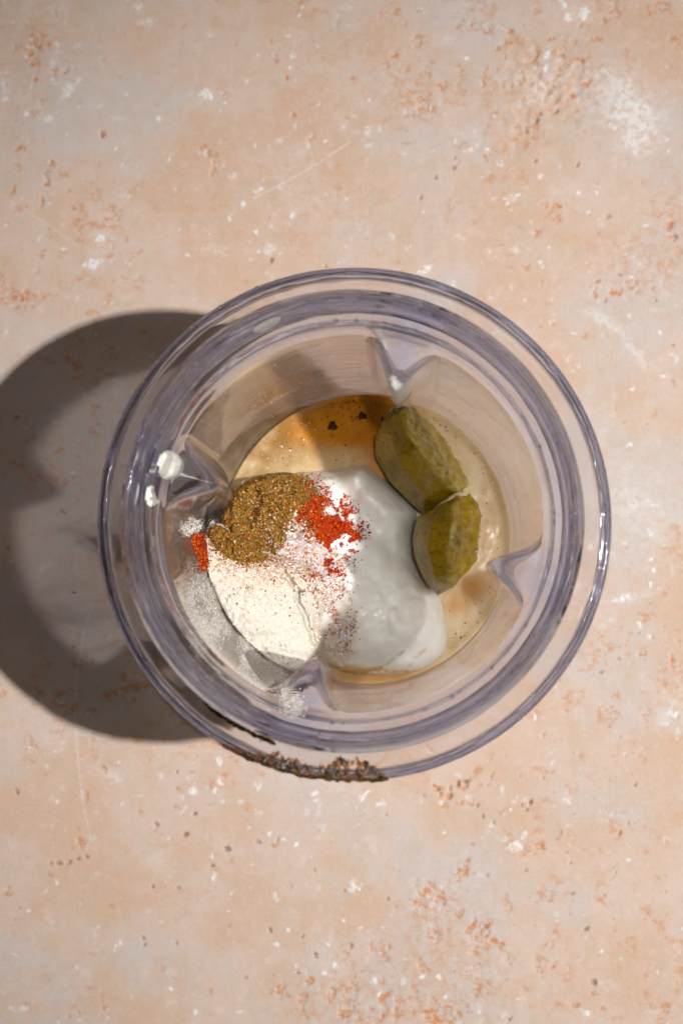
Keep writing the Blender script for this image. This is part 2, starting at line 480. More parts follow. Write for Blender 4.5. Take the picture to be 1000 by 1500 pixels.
RU = [(52,65,12),(45,80,10),(52,92,9),(50,115,7),(48,130,6),(53,160,7),(60,150,5),(80,106,8),(95,104,6),(80,18,7),(305,222,9),(312,242,9),(328,136,5),(340,125,5),(400,83,7),(418,113,5),(430,168,6),
 (62,296,7),(18,280,5),(68,265,6),(150,196,5),(75,237,4),(30,217,6),(428,327,4),(468,290,5),(458,200,4),(493,35,5),(22,435,12),(42,438,9),(10,440,7),(60,372,8),(55,395,6),(178,53,4),
 (825,75,13),(822,92,9),(851,88,10),(770,118,9),(760,125,8),(747,60,14),(815,160,7),(782,172,7),(874,60,8),(855,120,6),(840,135,7),(740,60,8),(715,43,7),(670,235,5),(665,245,4),(615,288,6),
 (786,340,6),(747,370,7),(770,392,7),(980,330,9),(985,345,7),(900,12,14),(965,10,12),(610,60,10),(620,150,8),(565,95,8),(575,80,6),(815,300,8),(805,305,9),(820,320,8),(990,60,10),(620,155,12),(600,165,8),
 (680,1148,8),(640,1155,8),(655,1165,8),(690,1177,7),(676,1175,6),(650,1180,5),(790,1243,8),(680,1275,14),(670,1285,7),(625,1303,16),(612,1325,8),(640,1320,9),(660,1335,10),(670,1345,6),(710,1358,8),(635,1368,9),(720,1380,9),(735,1390,8),
 (545,1390,9),(560,1402,9),(635,1480,17),(650,1486,10),(668,1490,13),(585,1467,7),(580,1490,10),(545,1480,7),(810,1415,6),(870,1455,7),(845,1475,8),(620,1418,8),(505,1480,12),(450,1440,10),(485,1460,8),(440,1470,9),(410,1455,10),
 (125,1165,7),(152,1125,6),(120,1233,10),(125,1235,7),(405,1234,7),(228,1212,7),(205,1190,5),(260,1182,5),(10,1305,8),(462,1400,5),(443,1372,4),(495,1385,6),(860,495,7),(985,560,4),(880,1480,6),
 (920,415,9),(900,430,8),(955,420,8),(870,430,9),(990,370,8),(890,318,5),(905,920,6),(940,960,5),(985,965,6),(905,1050,4)]
BR = [(397,382,7),(150,196,4),(825,82,6),(770,190,4),(785,175,5),(815,162,5),(790,166,4),(669,1148,5),(636,260,4),(665,245,3),(845,240,3),(784,235,3),(615,288,3),(990,345,3),(980,328,4),
 (681,1147,6),(621,1166,3),(640,1156,4),(658,1168,4),(706,1195,3),(723,1205,3),(763,1181,3),(777,1176,4),(771,1187,3),(907,1222,4),(975,1234,3),(713,1283,3),(515,1385,4),(567,1318,3),(580,1329,3),(635,1366,4),(710,1358,4),
 (333,1242,6),(260,1131,4),(100,1264,4),(87,1265,4),(75,1266,3),(115,1258,4),(128,1256,4),(222,1299,4),(210,1375,4),(212,1385,3),(262,1301,3),(310,1268,4),(395,1363,3),(443,1373,3),(462,1402,4),(361,1432,4),(260,1383,3),(376,1233,4),(272,1222,4),(228,1210,4),(255,1183,3),(285,1193,3),
 (505,1305,3),(748,1492,3),(858,1361,4),(870,1440,4),(670,1276,4),(25,1160,4),(108,868,4),(12,803,4),(930,1150,3),(838,1310,3),(745,1495,3),(500,1490,4),(485,1448,3),(435,1426,4),(770,1275,3),(700,1180,4),(660,1155,4),
 (885,440,3),(910,425,3),(960,440,3),(875,412,3),(905,402,4),(885,745,3),(945,620,2),(985,505,3),(992,1050,3),(905,965,4),(880,985,3)]
for px, py, r in WH:
    splat(white, px, py, r * random.uniform(0.45, 0.75), r * random.uniform(0.32, 0.55), random.uniform(0, 3.1), 1.0, 1.0)
for px, py, r in RU:
    splat(rust, px, py, r * random.uniform(0.7, 1.1), r * random.uniform(0.45, 0.7), random.uniform(0, 3.1), random.uniform(0.6, 1.0), 1.2)
    if r > 8:
        for k in range(4):
            splat(rust, px + random.gauss(0, r), py + random.gauss(0, r), r * 0.35, r * 0.22, random.uniform(0, 3.1), random.uniform(0.4, 0.8), 1.2)
for px, py, r in BR:
    splat(brown, px, py, r * random.uniform(0.6, 1.1), r * random.uniform(0.4, 0.6), random.uniform(0, 3.1), random.uniform(0.6, 1.0), 1.0)
# wide pale and rusty washes
for px, py, rx, ry, a, am in [(905,120,35,26,0.5,.40),(925,165,48,30,-0.6,.75),(925,205,28,24,0,.55),(800,110,45,34,0.3,.32),(795,140,40,28,0,.25),(845,18,34,20,0,.35),(150,355,22,20,0,.25),(300,140,24,18,0,.25),
        (310,1230,40,24,-.3,.16),(230,1260,20,20,0,.15),(885,470,35,9,-.5,.5),(930,515,40,8,-.85,.45),(915,730,40,40,0,.22),(920,875,35,6,.2,.5),(640,1300,30,22,0,.14),(985,1040,24,30,0,.4),(480,1420,30,20,0,.2),(820,285,60,20,0,.16),(315,365,26,10,0,.3),(45,15,60,26,.3,.22),(965,760,50,70,0,.18)]:
    splat(white, px, py, rx, ry, a, am, 0.7, soft=True)
for px, py, rx, ry, a, am in [(60,90,60,60,0,.30),(440,130,90,100,0,.16),(560,80,90,70,0,.20),(620,150,70,40,0,.25),(800,110,90,60,0,.24),(480,300,110,80,0,.22),(690,330,80,60,0,.20),(940,390,80,60,0,.42),(980,300,60,60,0,.26),
        (260,260,90,70,0,.10),(30,430,50,24,0,.35),(640,1330,70,60,0,.32),(600,1440,130,60,0,.30),(470,1470,90,40,0,.30),(700,1400,80,60,0,.14),(860,1460,90,40,0,.12),(300,700,80,400,0,.10),(100,560,90,70,0,.16),(180,1000,120,70,0,.16),(960,60,60,90,0,.2),(250,1330,60,30,0,.12)]:
    splat(rust, px, py, rx, ry, a, am, 0.4, soft=True)
# random small marks, thinning away from nothing in particular
for k in range(1300):
    px, py = random.uniform(-60, 1060), random.uniform(-60, 1560)
    q = random.random(); r = 1.0 + random.expovariate(0.95)
    if q < 0.34: splat(white, px, py, r, r * random.uniform(.4, .9), random.uniform(0, 3), random.uniform(.3, .9), 1.0)
    elif q < 0.93: splat(rust, px, py, r * 1.5, r * random.uniform(.5, .9), random.uniform(0, 3), random.uniform(.2, .7), 1.2)
    else: splat(brown, px, py, r * 1.1, r * random.uniform(.25, .5), random.uniform(0, 3), random.uniform(.3, .8), 1.0)
# hairline scratches
def scratch(pts, w, amp):
    p = at(np.array([a for a, b in pts], float), np.array([b for a, b in pts], float), np.zeros(len(pts)))[:, :2]
    d = np.full(X.shape, 1e9)
    for (ax, ay), (bx, by) in zip(p[:-1], p[1:]):
        ex, ey = bx - ax, by - ay
        t = np.clip(((X - ax) * ex + (Y - ay) * ey) / (ex * ex + ey * ey), 0, 1)
        d = np.minimum(d, np.hypot(X - ax - t * ex, Y - ay - t * ey))
    global white
    white = np.maximum(white, amp * np.clip(1.3 - d / w, 0, 1) * (0.75 + 0.25 * n1))
scratch([(513,207),(468,237),(425,262),(372,290)], 0.00030, 0.55)
scratch([(15,293),(60,322),(112,358)], 0.00030, 0.35)
scratch([(140,868),(122,930),(112,990),(110,1050),(114,1110),(122,1180),(133,1232)], 0.00030, 0.50)
scratch([(60,1480),(90,1440),(160,1375)], 0.00035, 0.15)
scratch([(985,640),(1000,640)], 0.0003, 0.2)
zone_ = np.clip(sstep(-.15, .35, fbm(X * 24, Y * 24, seed=61, octaves=3)), 0, 1)
mott = fbm(X * 240, Y * 240, seed=63, octaves=6); mott2 = fbm(X * 300, Y * 300, seed=67, octaves=6)
infr = sstep(.17, .15, np.abs(X + .01)) * sstep(.19, .17, np.abs(Y - .009))
rust = rust + 0.66 * sstep(.14, .58, mott + .22 * (zone_ - .5) + .40 * np.clip(rust, 0, .5)) * (.25 + .75 * zone_) * infr
white = white + (0.45 * sstep(.48, .58, mott2) + .16 * sstep(.22, .5, mott2)) * (.35 + .65 * sstep(-.1, .3, fbm(X * 30, Y * 30, seed=71, octaves=3))) * infr
brown = brown + 0.5 * sstep(.62, .70, fbm(X * 560, Y * 560, seed=69, octaves=3)) * zone_ * infr
white = np.clip(white, 0, 1); rust = np.clip(rust, 0, 1); brown = np.clip(brown, 0, 1)
Z = -0.00070 * sstep(0.3, 0.9, brown) - 0.00022 * sstep(0.4, 1.0, rust) + 0.00012 * sstep(0.4, 1, white)
Z += 0.00005 * fbm(X * 260, Y * 260, seed=31)
pit = np.exp(-(((X - at(800, 130, 0.)[0]) / .012) ** 2 + ((Y - at(800, 130, 0.)[1]) / .012) ** 2))
Z -= 0.0005 * pit * sstep(0.0, 0.35, fbm(X * 330, Y * 330, seed=41))
Z -= 0.00002
v = np.stack([X.ravel(), Y.ravel(), Z.ravel()], 1)
table = mesh_obj("table_top", v, grid_faces(len(gx), len(gy)), M['table'],
                 cols={"marks": np.stack([white.ravel(), rust.ravel(), brown.ravel()], 1)})
tag(table, "mottled peach stone table top with rust and white flecks", None, None, "structure")
del X, Y, Z, white, rust, brown, wx, wy, n1, v

# ================================================================== the cup
MM = 0.001
RIB_ANG = [R(74), R(164), R(254), R(344)]
def rib_depth(th, z):
    """how far (mm) the four flutes push the wall inwards"""
    z = z / MM
    amp = 10.5 * sstep(118.4, 113.0, z) * (0.30 + 0.70 * sstep(10, 105, z)) * sstep(14, 34, z)
    s = 0
    for a in RIB_ANG:
        d = (th - a + math.pi) % (2 * math.pi) - math.pi
        d = np.abs(d) / R(13.5)
        s = s + np.where(d < 1, (0.5 + 0.5 * np.cos(math.pi * np.clip(d, 0, 1))) ** 1.15, 0)
    return amp * s * MM

def round_profile(pts):
    """pts: (r, z, corner radius) in mm -> dense smooth polyline"""
    out = []
    n = len(pts)
    for i in range(n):
        p = np.array(pts[i][:2], float); rad = pts[i][2]
        if i in (0, n - 1) or rad <= 0:
            out.append(p); continue
        a = np.array(pts[i - 1][:2], float); b = np.array(pts[i + 1][:2], float)
        da, db = a - p, b - p
        la, lb = np.linalg.norm(da), np.linalg.norm(db)
        rr = min(rad, la * 0.49, lb * 0.49)
        s, e = p + da / la * rr, p + db / lb * rr
        for t in np.linspace(0, 1, 7):
            out.append((1 - t) ** 2 * s + 2 * t * (1 - t) * p + t * t * e)
    # add steps on long runs
    dense = [out[0]]
    for q in out[1:]:
        L = np.linalg.norm(q - dense[-1]); k = max(1, int(L / (0.7 if 103 < q[1] < 121 else 2.2))); a = dense[-1]
        for j in range(1, k + 1): dense.append(a + (q - a) * j / k)
    return np.array(dense)

CUP = [(0, 3.0, 0), (32, 3.0, 2), (35, 0.15, 1), (38.5, 0.15, 1.5), (40.3, 3, 2), (44.9, 110, 2), (45.8, 115.5, 2), (49.6, 117.6, .8),
       (50.1, 121.4, .5), (49.7, 123.4, .5), (51.0, 124.6, .5), (51.0, 126.0, .5), (49.7, 127.2, .5), (49.7, 130.6, .5), (50.9, 131.8, .5), (50.9, 133.0, .5), (49.7, 134.2, .5),
       (49.6, 138.6, 1.4), (48.5, 140.4, 1.2), (47.2, 138.8, 1.2),
       (46.8, 128.8, .8), (44.6, 127.4, .8), (44.1, 121.5, 1.5), (42.6, 118.6, 2.0), (42.3, 110, 4), (38.2, 15.5, 4), (35.0, 10.6, 4), (0, 10.4, 0)]
prof = round_profile(CUP) * MM
NT_ = 432
th = np.linspace(0, 2 * math.pi, NT_, endpoint=False)
def wall_r(z):
    """inner wall radius at height z (no flutes)"""
    z = np.asarray(z) / MM
    return np.interp(z, [10.6, 15.5, 110, 118.6, 121.5, 127.4, 128.8, 139], [35.5, 38.2, 42.3, 42.6, 44.1, 44.6, 46.8, 47.2]) * MM
def revolve(prof, ribs, loop=False):
    n = len(prof); vs = []
    for ip, (r, z) in enumerate(prof):
        if r < 1e-6: rr = np.full(NT_, 1e-6)
        else:
            rr = np.full(NT_, r)
            if ribs: rr = rr - rib_depth(th, np.full(NT_, z)) * min(1, max(0, (r / MM - 30) / 4))
        # moulded plastic is never quite true
        u, w = np.cos(th), np.sin(th)
        amp = (.00009 if z > .1165 else .00004) * min(1, r / .03)
        rr = rr + amp * fbm(u * 9, w * 9, np.full(NT_, ip * .22), seed=401, octaves=4)
        zz1 = z + amp * fbm(u * 11, w * 11, np.full(NT_, ip * .22), seed=402, octaves=4)
        vs.append(np.stack([rr * u, rr * w, zz1], 1))
    v = np.concatenate(vs)
    fs = []
    j = np.arange(NT_); jn = (j + 1) % NT_
    for i in range(n if loop else n - 1):
        k = (i + 1) % n
        fs.append(np.stack([i * NT_ + j, i * NT_ + jn, k * NT_ + jn, k * NT_ + j], 1))
    return v, np.concatenate(fs)

cup = thing("blender_cup", "clear plastic blender cup with four inner ribs standing on the table", "blender cup")
v, f = revolve(prof, True)
zz_ = v[:, 2] / MM
cup_wall = mesh_obj("cup_wall", v, f, M['plastic'], cup, attrs={
    "thick": np.clip(sstep(117, 121, zz_) + 0.9 * sstep(106, 112, zz_) * rib_depth(np.arctan2(v[:, 1], v[:, 0]) % (2 * math.pi), np.full(len(v), .108)) / .010, 0, 1),
    "thin_wall": 0.03 + 0.47 * sstep(117, 102, zz_)})
FL = [(50.20, 116.9, .3), (55.6, 116.6, .8), (56.1, 109.0, .5), (57.4, 108.6, .6), (57.9, 114.0, 1.5), (57.8, 118.4, .8), (57.0, 119.5, .7), (56.2, 118.9, .4), (50.20, 119.1, .3)]
fp = round_profile(FL + [FL[0]])[:-1] * MM
v, f = revolve(fp, False, True)
rr_ = np.hypot(v[:, 0], v[:, 1]) / MM
flange = mesh_obj("flange_ring", v, f, M['plastic'], cup, attrs={"thick": sstep(55.6, 56.2, rr_), "thin_wall": rr_ * 0 + 0.04})
# ================================================================== liquid in the bottom
ZL = 0.0190
nr, na = 70, 220
rr = np.linspace(0, 1, nr) ** 0.9
vs = []
aa = np.linspace(0, 2 * math.pi, na, endpoint=False)
RL, AA = np.meshgrid(rr, aa, indexing='ij')
rl = float(wall_r(ZL)) - 0.00012
lx, ly = RL * rl * np.cos(AA), RL * rl * np.sin(AA)
lz = ZL + 0.00007 * fbm(lx * 60, ly * 60, seed=5, octaves=3) + 0.0007 * sstep(0.94, 1.0, RL)
fa = []
j = np.arange(na); jn = (j + 1) % na
for i in range(nr - 1):
    fa.append(np.stack([i * na + j, i * na + jn, (i + 1) * na + jn, (i + 1) * na + j], 1))
# side and underside
base = nr * na
vb = np.stack([lx, ly, lz], -1).reshape(-1, 3)
r2 = float(wall_r(0.0156)) - 0.00012
ring2 = np.stack([r2 * np.cos(aa), r2 * np.sin(aa), np.full(na, 0.0156)], 1)
ring3 = np.stack([.0340 * np.cos(aa), .0340 * np.sin(aa), np.full(na, 0.0109)], 1)
cen = np.zeros((na, 3)); cen[:, 2] = 0.0109; cen[:, :2] = ring3[:, :2] * 1e-4
o0 = (nr - 1) * na
for a, b in ((o0, base), (base, base + na), (base + na, base + 2 * na)):
    fa.append(np.stack([a + j, a + jn, b + jn, b + j], 1))
vb = np.concatenate([vb, ring2, ring3, cen])
def amber_at(x, y):
    am = 0
    for px, py, rx, ry, a in [(520,616,60,40,1.0),(480,628,50,30,.7),(575,640,45,55,.8),(540,585,55,22,.7),(560,700,40,40,.5),(690,862,28,24,.75),(668,888,22,14,.5),(560,990,110,12,.6),(720,800,14,50,.35),(440,640,60,40,.20)]:
        p = at(px, py, ZL); s = 1 / 5720.
        am = am + a * np.exp(-(((x - p[0]) / (rx * s)) ** 2 + ((y - p[1]) / (ry * s)) ** 2))
    return np.clip(am + 0.16 * fbm(x * 180, y * 180, seed=8), 0, 1)
liquid = mesh_obj("cloudy_dressing", vb, np.concatenate(fa), M['liquid'], attrs={"amber": amber_at(vb[:, 0], vb[:, 1]),
    "murk": np.clip(sum(w * np.exp(-(((vb[:, 0] - at(px, py, ZL)[0]) / (rx / 5556.)) ** 2 + ((vb[:, 1] - at(px, py, ZL)[1]) / (ry / 5556.)) ** 2)) for px, py, rx, ry, w in [(395,655,75,55,.9),(450,605,70,40,.8),(345,700,40,40,.6)]), 0, 1)})
tag(liquid, "cloudy beige liquid with an amber swirl pooled in the cup", "liquid")

# ================================================================== yogurt
YP = px_poly([(330,760),(380,700),(440,687),(490,683),(528,676),(552,690),(580,714),(611,746),(604,775),(606,815),(622,850),(644,872),(652,905),(655,935),(648,962),(610,986),(560,992),(505,988),(470,975),(440,965),(400,930),(350,870),(325,810)], 0.030, 4)
def yog(x, y):
    d = poly_sd(x, y, YP)
    warp = fbm(x * 90, y * 90, seed=12, octaves=3) * 0.0012
    dd = np.clip(d + warp * sstep(0.0, 0.004, d), 0, None)
    h = 0.0200 * (1 - np.exp(-dd / 0.0052)) ** 0.8
    # a fold running down the right shoulder, a small peak at the back
    p = at(528, 690, 0.036); q = at(600, 760, 0.036)
    h = h + 0.0055 * np.exp(-(((x - p[0]) / .0045) ** 2 + ((y - p[1]) / .0035) ** 2)) * sstep(0.0, 0.0025, d)
    e = np.array([q[0] - p[0], q[1] - p[1]]); e /= np.linalg.norm(e)
    s = (x - p[0]) * e[0] + (y - p[1]) * e[1]; t = -(x - p[0]) * e[1] + (y - p[1]) * e[0]
    h = h + 0.0026 * np.exp(-((t + 0.003) / .0022) ** 2) * sstep(-.006, .002, s) * sstep(.022, .012, s)
    h = h - 0.0022 * np.exp(-((t + 0.0085) / .003) ** 2) * sstep(-.006, .004, s) * sstep(.035, .018, s)
    m = at(560, 900, 0.036)
    h = h - 0.0035 * sstep(0.0, 0.028, -(y - m[1])) * sstep(0, .004, d)
    h = h + (0.0020 * fbm(x * 95 + y * 45, y * 60, seed=14, octaves=3) + 0.0006 * fbm(x * 330, y * 330, seed=15, octaves=2)) * sstep(0.0005, 0.006, d)
    # spoon marks dragged down to the right, and a few torn little peaks
    u = (x * .82 + y * .57); w = (-x * .57 + y * .82)
    h = h + 0.0007 * fbm(u * 60, w * 420, seed=16, octaves=3) * sstep(.001, .006, d)
    pk = vnoise(x * 260, y * 260, seed=18)
    h = h + 0.0012 * np.clip(pk - .55, 0, 1) / .45 * sstep(.001, .004, d)
    return np.where(d > 0, ZL - 0.0012 + h, ZL - 0.0012 + d * 2.0), d
sp = 0.00038
xs = np.arange(YP[:, 0].min() - .002, YP[:, 0].max() + .002, sp); ys = np.arange(YP[:, 1].min() - .002, YP[:, 1].max() + .002, sp)
GX, GY = np.meshgrid(xs, ys, indexing='ij')
GZ, D = yog(GX, GY)
stain = np.zeros_like(GX)
for px, py, rx, ry, a in [(500,940,22,50,.7),(470,960,20,20,.6),(495,985,60,9,.9),(560,985,60,7,.7),(575,955,22,3,.0),(490,700,30,14,.25),(620,855,20,14,.3)]:
    p = at(px, py, 0.033); s = 1 / 5840.
    stain += a * np.exp(-(((GX - p[0]) / (rx * s)) ** 2 + ((GY - p[1]) / (ry * s)) ** 2))
def line_mask(GX, GY, pts, z, w):
    a = np.asarray(pts, float); p = at(a[:, 0], a[:, 1], np.full(len(a), z))[:, :2]
    d = np.full(GX.shape, 1e9)
    for (ax, ay), (bx, by) in zip(p[:-1], p[1:]):
        ex, ey = bx - ax, by - ay
        t = np.clip(((GX - ax) * ex + (GY - ay) * ey) / (ex * ex + ey * ey), 0, 1)
        d = np.minimum(d, np.hypot(GX - ax - t * ex, GY - ay - t * ey))
    return np.clip(1.4 - d / w, 0, 1)
stain += 0.55 * line_mask(GX, GY, [(548,982),(565,975),(580,962),(590,955)], .033, .0004) + 0.45 * line_mask(GX, GY, [(595,985),(606,965),(622,952)], .033, .0005)
keep = (D > -0.0016) & (np.hypot(GX, GY) < wall_r(GZ) - 0.0004)
f = grid_faces(len(xs), len(ys), keep)
v, f, (st,) = compact(np.stack([GX.ravel(), GY.ravel(), GZ.ravel()], 1), f, [np.clip(stain, 0, 1).ravel()])
yogurt = mesh_obj("yogurt_dollop", v, f, M['yogurt'], attrs={"stain": st})
tag(yogurt, "large smooth white yogurt dollop in the middle of the cup", "yogurt")

# ================================================================== powders
OCT_V = np.array([(1,0,0),(-1,0,0),(0,1,0),(0,-1,0),(0,0,1),(0,0,-1)], float)
OCT_F = np.array([(0,2,4),(2,1,4),(1,3,4),(3,0,4),(2,0,5),(1,2,5),(3,1,5),(0,3,5)])
CUB_V = np.array([(a, b, c) for a in (-1, 1) for b in (-1, 1) for c in (-1, 1)], float) * .75
CUB_F = np.array([(0,1,3),(0,3,2),(4,6,7),(4,7,5),(0,4,5),(0,5,1),(2,3,7),(2,7,6),(0,2,6),(0,6,4),(1,5,7),(1,7,3)])
def rand_rot(n):
    q = rng.normal(size=(n, 4)); q /= np.linalg.norm(q, axis=1)[:, None]
    w, x, y, z = q.T
    return np.stack([np.stack([1-2*(y*y+z*z), 2*(x*y-z*w), 2*(x*z+y*w)], -1), np.stack([2*(x*y+z*w), 1-2*(x*x+z*z), 2*(y*z-x*w)], -1),
                     np.stack([2*(x*z-y*w), 2*(y*z+x*w), 1-2*(x*x+y*y)], -1)], 1)
def grains(name, pos, size, pal, mat, parent=None, cube=False, stretch=0.5, probs=None):
    n = len(pos)
    BV, BF = (CUB_V, CUB_F) if cube else (OCT_V, OCT_F)
    sc_ = np.asarray(size).reshape(-1, 1) * (1 - stretch / 2 + stretch * rng.random((n, 3)))
    vv = BV[None] * sc_[:, None, :] * (1 + 0.25 * (rng.random((n, len(BV), 1)) - .5))
    vv = np.einsum('nij,nkj->nki', rand_rot(n), vv) + pos[:, None, :]
    ff = BF[None] + (np.arange(n) * len(BV))[:, None, None]
    pal = np.asarray(pal, float)
    ci = rng.choice(len(pal), n, p=probs)
    col = pal[ci] * (0.75 + 0.5 * rng.random((n, 1)))
    col = np.repeat(col, len(BV), 0)
    return mesh_obj(name, vv.reshape(-1, 3), ff.reshape(-1, 3), mat, parent, smooth=False, cols={"tint": np.clip(col, 0, 1)})

def surf0(x, y):
    z, d = yog(x, y)
    return np.maximum(z, ZL - 0.0005)

def blob_poly(pts, z): return px_poly(pts, z, 4)
FLP = blob_poly([(285,790),(318,770),(345,785),(390,812),(430,826),(470,842),(487,868),(470,892),(463,915),(468,945),(456,972),(440,992),(396,992),(352,966),(318,920),(292,866),(278,830)], 0.049)
CUP_ = blob_poly([(326,722),(345,700),(378,687),(412,684),(440,693),(458,712),(466,742),(462,776),(440,800),(408,816),(374,824),(340,820),(316,800),(306,768)], 0.048)
PAP = blob_poly([(452,700),(466,712),(478,738),(500,740),(514,764),(522,786),(505,800),(494,826),(478,848),(462,838),(452,806),(444,770),(446,730)], 0.044)
SAL = blob_poly([(400,800),(430,765),(455,770),(480,800),(496,850),(505,895),(512,925),(504,945),(490,935),(478,905),(470,870),(440,835),(410,822)], 0.044)

def crackline(x, y, pts, z, w): return line_mask(x, y, pts, z, w)
def z_flour(x, y):
    d = poly_sd(x, y, FLP)
    dd = np.clip(d, 0, None)
    c = at(310, 850, .052)
    z = 0.0535 - 0.30 * np.clip(x - c[0], -.004, .05) + 0.10 * np.clip(y - c[1], -.03, .02)
    z = z + 0.0030 * np.exp(-(((x - at(372, 880, .05)[0]) / .009) ** 2 + ((y - at(372, 880, .05)[1]) / .011) ** 2))
    z = z - 0.0065 * np.exp(-dd / .0020)
    z = z + (0.0013 * fbm(x * 150, y * 150, seed=51) + 0.0005 * fbm(x * 560, y * 560, seed=52) + 0.00035 * fbm(x * 1500, y * 1500, seed=54) + 0.0011 * np.abs(fbm(x * 260, y * 260, seed=55))) * sstep(0, .002, d)
    wob = fbm(x * 400, y * 400, seed=53) * .0011
    for pts, w, dep in [([(418,842),(436,866),(436,880),(448,905),(452,925),(460,945)], .0006, .0026), ([(436,866),(455,862),(470,870)], .0004, .0014), ([(380,862),(392,880),(398,905)], .0004, .0005), ([(420,850),(405,835),(392,834)], .0004, .0009)]:
        z = z - dep * line_mask(x + wob, y - wob, pts, .049, w)
    return np.maximum(z, surf0(x, y) - .001), d
def z_cumin(x, y):
    d = poly_sd(x, y, CUP_)
    zf, df = z_flour(x, y)
    b = np.maximum(surf0(x, y), np.where(df > 0, zf, 0))
    b = np.maximum(b, ZL + 0.022 * sstep(-.001, .0035, d))
    dd = np.clip(d, 0, None)
    z = b + 0.0085 * (1 - np.exp(-dd / .0036)) + (0.0024 * fbm(x * 230, y * 230, seed=61) + 0.0016 * fbm(x * 620, y * 620, seed=62)) * sstep(0, .002, d)
    # the hollow in its back
    z = z - 0.0022 * line_mask(x, y, [(372,716),(376,738),(368,758)], .049, .0013)
    return z, d
def z_stack(x, y):
    zf, df = z_flour(x, y); zc, dc = z_cumin(x, y)
    z = surf0(x, y)
    z = np.where(df > 0, np.maximum(z, zf), z)
    return np.where(dc > 0, np.maximum(z, zc), z)
def z_layer(poly, thick, fall, seed):
    def fn(x, y):
        d = poly_sd(x, y, poly) + fbm(x * 420, y * 420, seed=seed) * .0034 - .0006
        return z_stack(x, y) + thick * (1 - np.exp(-np.clip(d, 0, None) / fall)) + .0003 * fbm(x * 900, y * 900, seed=seed + 1) * sstep(0, .001, d) - 0.0002, d
    return fn
z_pap = z_layer(PAP, 0.0007, .0016, 71)
z_sal = z_layer(SAL, 0.0014, .0016, 81)

def field_mesh(name, zf, poly, sp, mat, parent, attrs=None, margin=.0008):
    xs = np.arange(poly[:, 0].min() - .001, poly[:, 0].max() + .001, sp); ys = np.arange(poly[:, 1].min() - .001, poly[:, 1].max() + .001, sp)
    gx_, gy_ = np.meshgrid(xs, ys, indexing='ij')
    z, d = zf(gx_, gy_)
    z = np.where(d < 0, z + d * 2.5, z)
    rad = np.hypot(gx_, gy_); lim = wall_r(np.clip(z, .0106, .13)) - .0003
    k = np.minimum(1, lim / np.maximum(rad, 1e-6))
    gx2, gy2 = gx_ * k, gy_ * k
    keep = (d > -margin) & (rad < lim + .0008)
    f = grid_faces(len(xs), len(ys), keep)
    at_ = {n: fn(gx_, gy_).ravel() for n, fn in (attrs or {}).items()}
    v, f, ex = compact(np.stack([gx2.ravel(), gy2.ravel(), z.ravel()], 1), f, list(at_.values()))
    return mesh_obj(name, v, f, mat, parent, attrs=dict(zip(at_.keys(), ex)))
def scatter(zf, poly, n, lift=0.0, edge=0.0, dens=None, spill=0.0):
    lo, hi = poly.min(0) - spill, poly.max(0) + spill
    out = []
    while sum(len(o) for o in out) < n:
        p = lo + (hi - lo) * rng.random((n * 2, 2))
        z, d = zf(p[:, 0], p[:, 1])
        pr = np.where(d > edge, 1.0, np.exp(np.clip(d - edge, -1, 0) / max(spill * .35, 1e-6)) if spill > 0 else 0.0)
        if dens is not None: pr = pr * dens(p[:, 0], p[:, 1])
        zz = np.where(d > 0, z, z_stack(p[:, 0], p[:, 1]))
        ok = (rng.random(len(p)) < pr) & (np.hypot(p[:, 0], p[:, 1]) < wall_r(np.clip(zz, .0106, .13)) - .0004)
        out.append(np.stack([p[ok, 0], p[ok, 1], zz[ok] + lift], 1))
    return np.concatenate(out)[:n]

def at_xy(px, py, z): return at(px, py, z)[:2]
flour = thing("flour_heap", "cracked cream flour heap against the cup's left wall, below the brown spice", "flour")
def speck_att(x, y):
    a = at(400, 815, .047); b = at(480, 930, .045)
    return 1.0 * sstep(.012, .0, np.hypot((x - a[0]) * .55, y - a[1])) + 0.8 * np.exp(-(((x - b[0]) / .003) ** 2 + ((y - b[1]) / .010) ** 2)) + 0.10
field_mesh("powder_bed", z_flour, FLP, .00028, M['flour'], flour, {"speck": speck_att})
FCOL = [(.64,.60,.54),(.68,.65,.60),(.60,.55,.48)]
o = grains("powder_clumps", scatter(z_flour, FLP, 2600, .00002, spill=.0016), .00005 + .00050 * rng.random(2600) ** 7, FCOL, M['dust'], flour); o['kind'] = 'stuff'

cumin = thing("cumin_heap", "coarse golden brown ground spice heap on the yogurt's left shoulder", "ground spice")
field_mesh("powder_bed", z_cumin, CUP_, .00030, M['cumin'], cumin)
CCOL = [(.27,.135,.020),(.17,.068,.009),(.36,.21,.050),(.50,.37,.19),(.07,.022,.005),(.38,.085,.008),(.26,.16,.015),(.62,.55,.50)]
o = grains("spice_grains", scatter(z_cumin, CUP_, 22000, .00005, spill=.0022), .00008 + .00030 * rng.random(22000) ** 4, CCOL, M['grain'], cumin, probs=[.27,.22,.18,.05,.12,.09,.06,.01]); o['kind'] = 'stuff'

